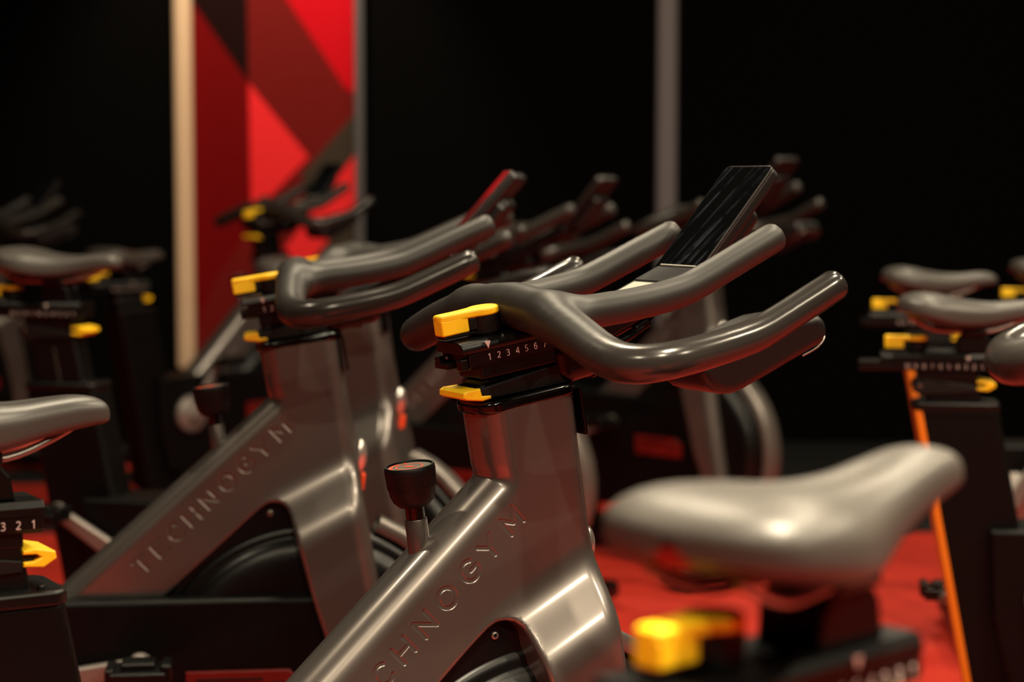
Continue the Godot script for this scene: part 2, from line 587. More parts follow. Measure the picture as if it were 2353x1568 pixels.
func bike_meshes() -> void:
	hb = Transform3D(Basis(Vector3(0, 0, 1), deg_to_rad(9.2)), Vector3(HB_C.x, HB_C.y, 0))
	cache["frame"] = nets(0, Vector3(-.345, .04, -.0054), Vector3(.232, .815, .0925), .0036, true)
	# handlebar
	var o := []
	for q in catmull([Vector4(.30, .931, .230, .0157), Vector4(.225, .8965, .234, .0157), Vector4(.168, .8705, .238, .0159), Vector4(.140, .8600, .239, .0162), Vector4(.095, .8495, .239, .0167), Vector4(.055, .8415, .234, .0174), Vector4(.028, .8375, .215, .0185), Vector4(.0165, .8425, .185, .0195), Vector4(.0165, .8600, .130, .0207), Vector4(.022, .8750, .065, .0228), Vector4(.026, .8800, .0, .0238)], 3): o.append(q)
	bar_outer = make_chain(o)
	var q2 := []
	for q in catmull([Vector4(.33, .969, .087, .0158), Vector4(.245, .9315, .0925, .0158), Vector4(.182, .9030, .096, .0160), Vector4(.155, .8935, .097, .0161), Vector4(.11, .8845, .095, .0164), Vector4(.06, .8775, .088, .0172), Vector4(.025, .8735, .080, .0180)], 3): q2.append(q)
	bar_inner = make_chain(q2)
	cache["bars"] = nets(1, Vector3(-.02, .80, -.0063), Vector3(.315, .985, .272), .0042)
	handlebar_meshes()
	seat_meshes()
	lower_meshes()

func handlebar_meshes() -> void:
	var mb := MB.new()
	# top cap of the frame and the clip down its front
	prism(mb, capsule_poly(-.0575, .0605, .0365, .026), -.0065, .0065, .0045, hb * Transform3D(Basis(Vector3(1, 0, 0), -PI / 2), Vector3.ZERO), true)
	rbox(mb, hb * Vector3(.0600, -.026, .020), Vector3(.0016, .024, .010), .001, hb.basis)
	keep("cap", mb)
	mb = MB.new()
	rbox(mb, hb * Vector3(-.002, .022, 0), Vector3(.041, .026, .0165), .006, hb.basis)
	prism(mb, pv([-.047, .0225, .048, .0225, .048, .027, -.047, .027]), -.0190, .0190, .002, hb)
	keep("hb_post", mb)
	mb = MB.new()     # clamp lever: two side bars joined at the back
	for s: float in [-1.0, 1.0]:
		prism(mb, pv([-.052, .0110, -.03, .0085, .048, .0065, .055, .010, .0575, .017, .0545, .0255, .045, .0275, -.052, .0205]), s * .0225 - .0028, s * .0225 + .0028, .0012, hb)
	prism(mb, pv([-.060, .0135, -.043, .0115, -.043, .0225, -.058, .0205]), -.0205, .0205, .001, hb)
	keep("hb_lever", mb)
	mb = MB.new()
	prism(mb, pv([-.0710, .0150, -.0680, .0125, -.050, .0080, -.040, .0085, -.040, .0125, -.050, .0140, -.051, .0210, -.066, .0220, -.0705, .0200]), -.0262, .0262, .0022, hb)
	keep("hb_lever_tip", mb)
	mb = MB.new()
	lathe(mb, [Vector2(0, .0009), Vector2(.0030, .0009), Vector2(.0033, .0005), Vector2(.0033, 0)], 20, hb * Transform3D(Basis(Vector3(1, 0, 0), PI / 2), Vector3(.0495, .0185, .0255)))
	lathe(mb, [Vector2(0, .0012), Vector2(.0013, .0012), Vector2(.0013, .0005)], 12, hb * Transform3D(Basis(Vector3(1, 0, 0), PI / 2), Vector3(.0495, .0185, .0255)))
	keep("hb_pin", mb)
	mb = MB.new()     # numbered rail
	prism(mb, pv([-.024, .0405, .024, .0405, .0275, .0440, .0280, .0565, -.0280, .0565, -.0275, .0440]), -.060, .062, .0015, hb * Transform3D(Basis(Vector3(0, 1, 0), PI / 2), Vector3.ZERO))
	rbox(mb, hb * Vector3(0, .036, 0), Vector3(.047, .008, .024), .003, hb.basis)
	keep("hb_rail", mb)
	mb = MB.new()     # sliding carriage over the rail, open at the back
	prism(mb, pv([-.0283, .0572, .0283, .0572, .0283, .0618, .0272, .0650, .0245, .0676, .0205, .0690, .012, .0694, -.012, .0694, -.0205, .0690, -.0245, .0676, -.0272, .0650, -.0283, .0618]), -.066, .066, .0012, hb * Transform3D(Basis(Vector3(0, 1, 0), PI / 2), Vector3.ZERO), true)
	for s: float in [-1.0, 1.0]: rbox(mb, hb * Vector3(-.0655, .0475, s * .0225), Vector3(.004, .0055, .005), .001, hb.basis)
	rbox(mb, hb * Vector3(-.0640, .0440, -.016), Vector3(.0050, .0030, .014), .001, hb.basis)
	rbox(mb, hb * Vector3(.034, .076, 0), Vector3(.030, .013, .026), .006, hb.basis)
	rbox(mb, Vector3(.098, .829, 0), Vector3(.040, .022, .032), .014, Basis(Vector3(0, 0, 1), .22), 3)
	keep("hb_carriage", mb)
	mb = MB.new()
	for s: float in [-1.0, 1.0]: lathe(mb, [Vector2(0, .0022), Vector2(.0016, .0018), Vector2(.0024, .0008), Vector2(.0026, 0)], 14, hb * Transform3D(Basis(Vector3(0, 0, 1), PI / 2), Vector3(-.0610, .0510, s * .0165)))
	keep("hb_screws", mb)
	# adjusting knob (shared by handlebar and seat), a = along, origin below its hub
	mb = MB.new()
	var plate := PackedVector2Array()
	plate.append_array(pv([-.0515, -.0072, -.0490, -.0092, -.030, -.0092, -.022, -.0100]))
	plate.append_array(arc_poly(Vector2.ZERO, .0172, -2.35, 2.35, 18))
	plate.append_array(pv([-.022, .0100, -.030, .0092, -.0490, .0092, -.0515, .0072]))
	prism(mb, plate, .0195, .0280, .0030, Transform3D(Basis(Vector3(1, 0, 0), -PI / 2), Vector3.ZERO), true)
	rbox(mb, Vector3(-.0360, .0148, 0), Vector3(.0154, .0082, .0091), .0022)
	keep("knob_grip", mb)
	mb = MB.new()
	lathe(mb, [Vector2(0, -.004), Vector2(.0135, -.004), Vector2(.0140, .002), Vector2(.0166, .003), Vector2(.0170, .0198), Vector2(0, .0198)], 28, Transform3D.IDENTITY)
	rbox(mb, Vector3(-.024, .0065, 0), Vector3(.0255, .0035, .0080), .002)
	rbox(mb, Vector3(-.012, .014, 0), Vector3(.0085, .0060, .0105), .001)
	keep("knob_hub", mb)
	var words := []
	for i in 7: words.append([str(i + 1), -.0374 + i * .0106, .0505, .0284])
	cache["hb_numbers"] = numerals(words, .0062)
	mb = MB.new()
	prism(mb, pv([-.0408, .0664, -.0340, .0664, -.0374, .0592]), .0277, .0288, .0001)
	keep("hb_pointer", mb)
	# console: a screen leaning back between the inner bars
	var cx := Transform3D(Basis(Vector3(0, 0, 1), atan2(.108, .094)), Vector3(.269, .966, 0))
	mb = MB.new()
	prism(mb, rounded_rect(.0725, .0415, .008), -.0145, .0, .0045, cx * Transform3D(Basis(Vector3(1, 0, 0), -PI / 2), Vector3.ZERO), true)
	rbox(mb, cx * Vector3(-.015, -.022, 0), Vector3(.045, .012, .028), .009, cx.basis, 3)
	keep("console_housing", mb)
	mb = MB.new()
	prism(mb, rounded_rect(.0728, .0418, .0085), -.0028, .0006, .0012, cx * Transform3D(Basis(Vector3(1, 0, 0), -PI / 2), Vector3.ZERO), true)
	keep("console_bezel", mb)
	mb = MB.new()
	var hw := .0400
	var hl := .0705
	var nn := cx.basis * Vector3(0, 1, 0)
	var a := mb.vert(cx * Vector3(-hl, .0009, -hw), nn, Vector2(0, 1)); var b := mb.vert(cx * Vector3(hl, .0009, -hw), nn, Vector2(0, 0))
	var c := mb.vert(cx * Vector3(hl, .0009, hw), nn, Vector2(1, 0)); var d := mb.vert(cx * Vector3(-hl, .0009, hw), nn, Vector2(1, 1))
	mb.quad(a, b, c, d)
	keep("console_screen", mb)
	mb = MB.new()      # keypad plate below the screen
	var kx := Transform3D(Basis(Vector3(0, 0, 1), .42), Vector3(.190, .8985, 0))
	rbox(mb, kx * Vector3(0, -.010, 0), Vector3(.041, .010, .0400), .004, kx.basis)
	rbox(mb, Vector3(.135, .862, 0), Vector3(.055, .012, .034), .008, kx.basis)
	keep("console_base", mb)
	mb = MB.new()
	rbox(mb, kx * Vector3(.020, .0004, 0), Vector3(.0165, .0008, .0355), .0005, kx.basis)
	keep("console_keys", mb)
	mb = MB.new()
	rbox(mb, kx * Vector3(-.020, .0004, 0), Vector3(.0190, .0008, .0300), .0005, kx.basis)
	keep("console_label", mb)
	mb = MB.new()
	rbox(mb, kx * Vector3(.0385, .0016, 0), Vector3(.0010, .0012, .033), .0008, kx.basis)  # glint of the screen edge, put in as a pale strip
	keep("console_glint", mb)
	# tray hung under the front of the bars
	mb = MB.new()
	var pod := PackedVector2Array()
	pod.append_array(pv([.2255, .812, .2265, .802, .2325, .793, .243, .7855, .255, .7820, .268, .7820, .283, .7865, .330, .8065, .376, .8265]))
	pod.append_array(arc_poly(Vector2(.3730, .8440), .0185, -1.0, 1.9, 12))
	pod.append_array(pv([.352, .8605, .335, .8585, .318, .8535, .290, .8430, .262, .8330, .238, .8230]))
	prism(mb, pod, -.044, .044, .0105, Transform3D.IDENTITY, true, 6)
	keep("tray", mb)
	mb = MB.new()
	var wl := []
	for q in [[.362, .8180, .036], [.380, .8265, .038], [.3925, .8365, .034], [.3965, .8410, .020], [.3965, .8410, -.020], [.3925, .8365, -.034], [.380, .8265, -.038], [.362, .8180, -.036]]: wl.append(Vector3(q[0], q[1], q[2]))
	tube(mb, catmull(wl, 3), [.0011], 8)
	keep("tray_wire", mb)
	mb = MB.new()     # coiled lead under the carriage
	var pts := []
	for i in 97:
		var t := i / 96.0
		var an := t * TAU * 8
		pts.append(Vector3(.062 + t * .052, .8165 - t * .002, .012) + Vector3(0, cos(an), sin(an)) * .0085)
	tube(mb, pts, [.0021], 7)
	keep("coil", mb)
	mb = MB.new()
	tube(mb, catmull([Vector3(.115, .835, .03), Vector3(.140, .846, .035), Vector3(.165, .860, .03), Vector3(.185, .868, .01)], 4), [.0035], 8)
	rbox(mb, Vector3(.158, .857, .031), Vector3(.010, .005, .005), .003, Basis(Vector3(0, 0, 1), .5))
	keep("lead", mb)
	# resistance knob on the sloping tube
	var kn := Transform3D(Basis(Vector3(0, 0, 1), .131), Vector3(-.0835, .652, 0))
	mb = MB.new()
	lathe(mb, [Vector2(0, .034), Vector2(.010, .034), Vector2(.0150, .0355), Vector2(.0200, .0405), Vector2(.0225, .0465), Vector2(.0234, .0535), Vector2(.0234, .0535), Vector2(.0240, .0540), Vector2(.0252, .0715), Vector2(.0250, .0745), Vector2(.0240, .0762), Vector2(.0226, .0762), Vector2(.0220, .0745), Vector2(.0220, .0740), Vector2(0, .0740)], 48, kn)
	for i in 96:      # fine knurls round the grip
		var an := TAU * i / 96.0
		rbox(mb, kn * Vector3(cos(an) * .0244, .0625, sin(an) * .0244), Vector3(.0003, .0078, .0005), .0001, kn.basis * Basis(Vector3(0, 1, 0), -an) * Basis(Vector3(0, 0, 1), -.065), 1)
	keep("dial_knob", mb)
	mb = MB.new()
	lathe(mb, [Vector2(.0096, .018), Vector2(.0096, .036)], 32, kn)
	keep("dial_stem", mb)
	mb = MB.new()
	lathe(mb, [Vector2(.0112, -.012), Vector2(.0112, .0215), Vector2(.0108, .0222), Vector2(.0094, .0222)], 32, kn)
	keep("dial_collar", mb)
	mb = MB.new()
	lathe(mb, [Vector2(.0218, .0742), Vector2(0, .0742)], 40, kn)
	keep("dial_face", mb)
	mb = MB.new()
	ring_arc(mb, kn, .0125, .0138, .0745, 0.0, TAU, 36)
	ring_arc(mb, kn, .0172, .0205, .0745, 2.2, 4.6, 20)
	rbox(mb, kn * Vector3(0, .0746, 0), Vector3(.0022, .0002, .0050), .0001, kn.basis * Basis(Vector3(0, 1, 0), .5))
	rbox(mb, kn * Vector3(.004, .0746, -.017), Vector3(.0020, .0002, .0006), .0001, kn.basis)
	rbox(mb, kn * Vector3(.004, .0746, -.017), Vector3(.0006, .0002, .0020), .0001, kn.basis)
	keep("dial_print", mb)

func ring_arc(mb: MB, xf: Transform3D, r0: float, r1: float, y: float, a0: float, a1: float, k: int) -> void:
	var nn := xf.basis * Vector3.UP
	var prev := []
	for i in k + 1:
		var a := lerpf(a0, a1, float(i) / k)
		var d := Vector3(cos(a), 0, sin(a))
		var cur := [mb.vert(xf * (d * r0 + Vector3.UP * y), nn), mb.vert(xf * (d * r1 + Vector3.UP * y), nn)]
		if i > 0: mb.quad(prev[0], prev[1], cur[1], cur[0])
		prev = cur

func capsule_poly(x0: float, x1: float, hz: float, r: float) -> PackedVector2Array:
	var o := PackedVector2Array()
	for q in [[x1, hz, 0.0], [x0, hz, PI / 2], [x0, -hz, PI], [x1, -hz, 1.5 * PI]]:
		var sx := 1.0 if q[0] == x1 else -1.0
		var sz := 1.0 if q[1] > 0 else -1.0
		o.append_array(arc_poly(Vector2(q[0] - sx * r, q[1] - sz * r), r, q[2], q[2] + PI / 2, 6))
	return o

func rounded_rect(hx: float, hy: float, r: float) -> PackedVector2Array:
	return capsule_poly(-hx, hx, hy, r)

const LEAN := .19
func seat_meshes() -> void:
	var mb := MB.new()      # outer seat tube of the body
	prism(mb, pv([-.583, .640, -.450, .640, -.352, .125, -.485, .125]), -.040, .040, .010)
	keep("seat_tube", mb)
	mb = MB.new()
	for s: float in [-1.0, 1.0]:
		prism(mb, pv([-.5822, .634, -.5712, .634, -.4742, .126, -.4852, .126]), s * .0398 - .0012, s * .0398 + .0012, .0004)
	prism(mb, pv([-.5842, .634, -.5815, .634, -.4845, .126, -.4872, .126]), -.031, .031, .0004)
	keep("stripe", mb)
	mb = MB.new()
	prism(mb, capsule_poly(-.586, -.447, .0435, .016), .634, .648, .004, Transform3D(Basis(Vector3(1, 0, 0), -PI / 2), Vector3.ZERO), true)
	lathe(mb, [Vector2(.0038, 0), Vector2(.0038, .003), Vector2(.003, .004), Vector2(0, .004)], 14, Transform3D(Basis.IDENTITY, Vector3(-.47, .648, .03)))
	keep("seat_cap", mb)
	mb = MB.new()           # inner post (long enough to be raised)
	prism(mb, pv([-.573, .700, -.486, .700, -.4555, .540, -.5425, .540]), -.025, .025, .006)
	keep("seat_post", mb)
	var words := []
	for i in 9: words.append([str(i + 1), -.5200 + LEAN * (.012 * i) + .001, .640 - i * .0115, .0255])
	cache["post_numbers"] = numerals(words, .0075)
	mb = MB.new()
	for s: float in [-1.0, 1.0]:
		prism(mb, pv([-.585, .664, -.575, .660, -.486, .664, -.486, .674, -.560, .684, -.583, .683, -.588, .675]), s * .0255 - .0030, s * .0255 + .0030, .0012)
	prism(mb, pv([-.505, .668, -.474, .670, -.474, .6775, -.505, .680]), -.023, .023, .001)
	keep("seat_lever", mb)
	mb = MB.new()
	prism(mb, pv([-.484, .6680, -.466, .6665, -.4545, .6735, -.4555, .6800, -.474, .6840, -.484, .6825, -.484, .6790, -.472, .6785, -.468, .6755, -.474, .6725, -.484, .6722]), -.0275, .0275, .0015)
	keep("seat_lever_tip", mb)
	mb = MB.new()
	for s: float in [-1.0, 1.0]:
		lathe(mb, [Vector2(0, .0012), Vector2(.003, .0010), Vector2(.0034, 0)], 14, Transform3D(Basis(Vector3(1, 0, 0), s * PI / 2), Vector3(-.575, .674, s * .0283)))
	keep("seat_pin", mb)
	mb = MB.new()
	prism(mb, pv([-.0300, .6990, .0300, .6990, .0325, .7020, .0325, .7125, -.0325, .7125, -.0325, .7020]), -.673, -.467, .0015, Transform3D(Basis(Vector3(0, 1, 0), PI / 2), Vector3.ZERO))
	rbox(mb, Vector3(-.530, .694, 0), Vector3(.047, .010, .026), .003)
	keep("seat_rail", mb)
	mb = MB.new()
	prism(mb, pv([-.0322, .7132, .0322, .7132, .0322, .7205, .0285, .7262, -.0285, .7262, -.0322, .7205]), -.668, -.4655, .0012, Transform3D(Basis(Vector3(0, 1, 0), PI / 2), Vector3.ZERO))
	keep("seat_carriage", mb)
	words = []
	for i in 10: words.append([str(i + 1), -.4764 - i * .0133, .7060, .0328])
	cache["seat_numbers"] = numerals(words, .0070)
	mb = MB.new()
	prism(mb, pv([-.0036, .0036, .0036, .0036, 0, -.0036]), .0326, .0332, .0001, Transform3D(Basis.IDENTITY, Vector3(-.5290, .7195, 0)))
	keep("seat_pointer", mb)
	mb = MB.new()           # clamp under the saddle
	prism(mb, pv([-.548, .726, -.488, .726, -.492, .748, -.504, .762, -.536, .762, -.546, .746]), -.022, .022, .004)
	rbox(mb, Vector3(-.520, .764, 0), Vector3(.020, .008, .030), .005)
	keep("saddle_clamp", mb)
	mb = MB.new()
	for s: float in [-1.0, 1.0]:
		tube(mb, catmull([Vector3(-.622, .785, s * .030), Vector3(-.585, .766, s * .026), Vector3(-.545, .763, s * .022), Vector3(-.495, .764, s * .020), Vector3(-.455, .776, s * .012), Vector3(-.425, .790, s * .006)], 4), [.0036], 10)
	keep("saddle_rails", mb)
	# saddle: stations from tail to nose: x, half width, top, shoulder drop, bottom
	var st := [[-.642, .006, .808, .004, .799], [-.639, .030, .815, .006, .794], [-.631, .052, .8205, .008, .788], [-.617, .066, .8245, .010, .781], [-.594, .0725, .8255, .012, .773], [-.568, .0700, .8215, .013, .766],
		[-.540, .0580, .8155, .012, .762], [-.512, .0445, .8115, .010, .763], [-.485, .0345, .8105, .009, .768], [-.457, .0285, .8125, .009, .775], [-.432, .0255, .8140, .009, .780], [-.413, .0225, .8120, .008, .7835], [-.402, .0170, .8070, .006, .7860], [-.3965, .004, .7990, .003, .7920]]
	mb = MB.new()
	var dense := []
	var v4 := []
	var v4b := []
	for s in st:
		v4.append(Vector4(s[0], s[1], s[2], s[3])); v4b.append(Vector4(s[4], 0, 0, 0))
	var ca := catmull(v4, 4)
	var cb := catmull(v4b, 4)
	var K := 40
	var pos := []
	for i in ca.size():
		var q: Vector4 = ca[i]
		var bot: float = cb[i].x
		var row := []
		for k in K:
			var an := TAU * k / K
			var cz := cos(an)
			var sz := sin(an)
			var z := q.y * signf(cz) * pow(absf(cz), .75)
			var mid := lerpf(bot, q.z, .38)
			var y: float
			if sz >= 0: y = mid + (q.z - mid) * pow(sz, .62)
			else: y = mid - (mid - bot) * pow(-sz, .8) * .75
			var ch := clampf(1.0 - absf(z) / .012, 0.0, 1.0) * smoothstep(.03, .06, q.x + .642) * smoothstep(-.43, -.47, q.x)
			if sz > 0: y -= .0035 * ch * ch
			row.append(Vector3(q.x, y, z))
		pos.append(row)
	var ids := []
	for i in pos.size():
		var row := []
		for k in K:
			var dx: Vector3 = pos[mini(i + 1, pos.size() - 1)][k] - pos[maxi(i - 1, 0)][k]
			var dk: Vector3 = pos[i][(k + 1) % K] - pos[i][(k + K - 1) % K]
			var nrm := dk.cross(dx).normalized()
			var cen := Vector3(pos[i][k].x, .79, 0)
			if nrm.dot(pos[i][k] - cen) < 0: nrm = -nrm
			if i < 2: nrm = (nrm + Vector3(-1.5, 0, 0)).normalized()
			if i > pos.size() - 3: nrm = (nrm + Vector3(1.5, 0, 0)).normalized()
			row.append(mb.vert(pos[i][k], nrm))
		ids.append(row)
	for i in ids.size() - 1:
		for k in K: mb.quad(ids[i][k], ids[i][(k + 1) % K], ids[i + 1][(k + 1) % K], ids[i + 1][k])
	keep("saddle_cover", mb)
	mb = MB.new()
	rbox(mb, Vector3(-.636, .799, 0), Vector3(.006, .006, .012), .004)
	keep("saddle_tag", mb)

const WHEEL := Vector2(.040, .320)
const CRANK := Vector2(-.352, .335)
func lower_meshes() -> void:
	var mb := MB.new()      # long black housing of the drive
	prism(mb, pv([-.462, .445, .045, .445, .105, .200, .085, .165, -.330, .150, -.425, .175, -.455, .30]), -.066, .066, .007)
	keep("body", mb)
	mb = MB.new()           # plate closing the gap of the frame, with its screw above the wheel
	prism(mb, pv([-.165, .43, -.034, .5605, -.016, .574, .004, .573, .017, .556, .046, .44, .03, .43]), -.028, .028, .001)
	keep("gap_plate", mb)
	mb = MB.new()
	for s: float in [-1.0, 1.0]:
		var sx := Transform3D(Basis(Vector3(1, 0, 0), s * PI / 2), Vector3(-.0134, .5545, s * .028))
		lathe(mb, [Vector2(.0014, .0010), Vector2(.0018, .0022), Vector2(.0032, .0022), Vector2(.0042, .0012), Vector2(.0044, 0)], 16, sx)
	keep("screw", mb)
	mb = MB.new()           # flywheel cover
	var wx := Transform3D(Basis(Vector3(1, 0, 0), PI / 2), Vector3(WHEEL.x, WHEEL.y, 0))
	var prof := []
	for q in [[0, .050], [.150, .050], [.172, .0495], [.184, .0475], [.193, .0435], [.1985, .0385], [.2010, .0345], [.2035, .0335], [.2085, .0335], [.2135, .0320], [.2175, .0285], [.2200, .0235], [.221, .017]]: prof.append(Vector2(q[0], q[1]))
	var pr := prof.duplicate()
	for i in range(prof.size() - 1, -1, -1): pr.append(Vector2(prof[i].x, -prof[i].y))
	pr.reverse()
	lathe(mb, pr, 128, wx)
	keep("wheel_cover", mb)
	mb = MB.new()           # curved front arm that follows the wheel down to the front foot
	var pts := []
	for i in 15:
		var a := lerpf(1.16, -.95, i / 14.0)
		pts.append(Vector3(WHEEL.x + cos(a) * .233, WHEEL.y + sin(a) * .233, 0))
	pts.append(Vector3(.175, .10, 0)); pts.append(Vector3(.185, .05, 0))
	var sidesw := []
	for i in pts.size():
		var t: Vector3 = (pts[mini(i + 1, pts.size() - 1)] - pts[maxi(i - 1, 0)]).normalized()
		var no := Vector3(t.y, -t.x, 0)
		var ring := []
		for k in 20:
			var an := TAU * k / 20
			var cz := signf(cos(an)) * pow(absf(cos(an)), .5)
			var cy := signf(sin(an)) * pow(absf(sin(an)), .5)
			var nrm := (no * sin(an) + Vector3(0, 0, cos(an))).normalized()
			ring.append(mb.vert(pts[i] + no * cy * .0105 + Vector3(0, 0, cz * .030), nrm))
		sidesw.append(ring)
	for i in sidesw.size() - 1:
		for k in 20: mb.quad(sidesw[i][k], sidesw[i][(k + 1) % 20], sidesw[i + 1][(k + 1) % 20], sidesw[i + 1][k])
	keep("front_arm", mb)
	mb = MB.new()
	rbox(mb, Vector3(.172, .042, 0), Vector3(.045, .022, .26), .014)
	keep("front_foot", mb)
	mb = MB.new()
	rbox(mb, Vector3(-.425, .042, 0), Vector3(.050, .022, .26), .014)
	rbox(mb, Vector3(-.412, .11, 0), Vector3(.060, .06, .038), .01)
	keep("rear_foot", mb)
	mb = MB.new()
	lathe(mb, [Vector2(0, 0), Vector2(.026, 0), Vector2(.028, .004), Vector2(.022, .024)], 18, Transform3D.IDENTITY)
	keep("foot_pad", mb)
	mb = MB.new()           # long beam on the floor between the feet
	rbox(mb, Vector3(-.12, .085, 0), Vector3(.30, .022, .030), .008)
	keep("floor_beam", mb)
	# crank: disc, arm and pedal built at the axle, arm along +x
	mb = MB.new()
	lathe(mb, [Vector2(0, .012), Vector2(.018, .012), Vector2(.022, .009), Vector2(.050, .008), Vector2(.054, .004), Vector2(.054, -.006), Vector2(0, -.006)], 36, Transform3D(Basis(Vector3(1, 0, 0), PI / 2), Vector3(0, 0, .075)))
	keep("crank_disc", mb)
	mb = MB.new()
	prism(mb, pv([-.017, -.014, .02, -.016, .150, -.0115, .178, -.0105, .184, 0, .178, .0105, .150, .0115, .02, .016, -.017, .014]), .084, .100, .004)
	rbox(mb, Vector3(0, 0, .05), Vector3(.014, .014, .05), .006)
	lathe(mb, [Vector2(.017, -.006), Vector2(.017, .006), Vector2(.014, .008), Vector2(0, .009)], 24, Transform3D(Basis(Vector3(1, 0, 0), PI / 2), Vector3(.168, 0, .096)))
	keep("crank_arm", mb)
	mb = MB.new()
	rbox(mb, Vector3(0, 0, .050), Vector3(.036, .010, .036), .003)
	rbox(mb, Vector3(.0, .013, .046), Vector3(.022, .006, .022), .003)
	rbox(mb, Vector3(.036, .006, .050), Vector3(.007, .012, .026), .003)
	rbox(mb, Vector3(-.036, .004, .050), Vector3(.006, .010, .030), .003)
	tube(mb, [Vector3(0, 0, 0), Vector3(0, 0, .06)], [.008], 12)
	keep("pedal", mb)
	# slotted plate on the housing side; a red reflection painted as its colour
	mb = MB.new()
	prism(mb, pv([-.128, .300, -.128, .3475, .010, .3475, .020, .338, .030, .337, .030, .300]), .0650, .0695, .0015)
	keep("red_shine_plate", mb)
	mb = MB.new()
	rbox(mb, Vector3(-.070, .3355, .0695), Vector3(.045, .0018, .0010), .0005)
	rbox(mb, Vector3(-.005, .3270, .0695), Vector3(.008, .004, .0010), .0005)
	keep("plate_slots", mb)
	# bright emblem on the front of the leg
	mb = MB.new()
	var ex := Transform3D(Basis(Vector3(0, 0, 1), -.1), Vector3(.1075, .628, 0))
	var er := []
	for i in 11:
		var row := []
		for k in 20:
			var a := PI * .5 * i / 10.0
			var b := TAU * k / 20
			var p := Vector3(.012 * cos(a), .024 * sin(a) * sin(b), .013 * sin(a) * cos(b))
			var nn := Vector3(cos(a) / .012, sin(a) * sin(b) / .024, sin(a) * cos(b) / .013).normalized()
			row.append(mb.vert(ex * p, ex.basis * nn))
		er.append(row)
	for i in 10:
		for k in 20: mb.quad(er[i][k], er[i][(k + 1) % 20], er[i + 1][(k + 1) % 20], er[i + 1][k])
	keep("emblem", mb)
	mb = MB.new()
	rbox(mb, Vector3(.1130, .592, 0), Vector3(.0030, .012, .010), .0028, Basis(Vector3(0, 0, 1), -.12))
	keep("emblem_tag", mb)

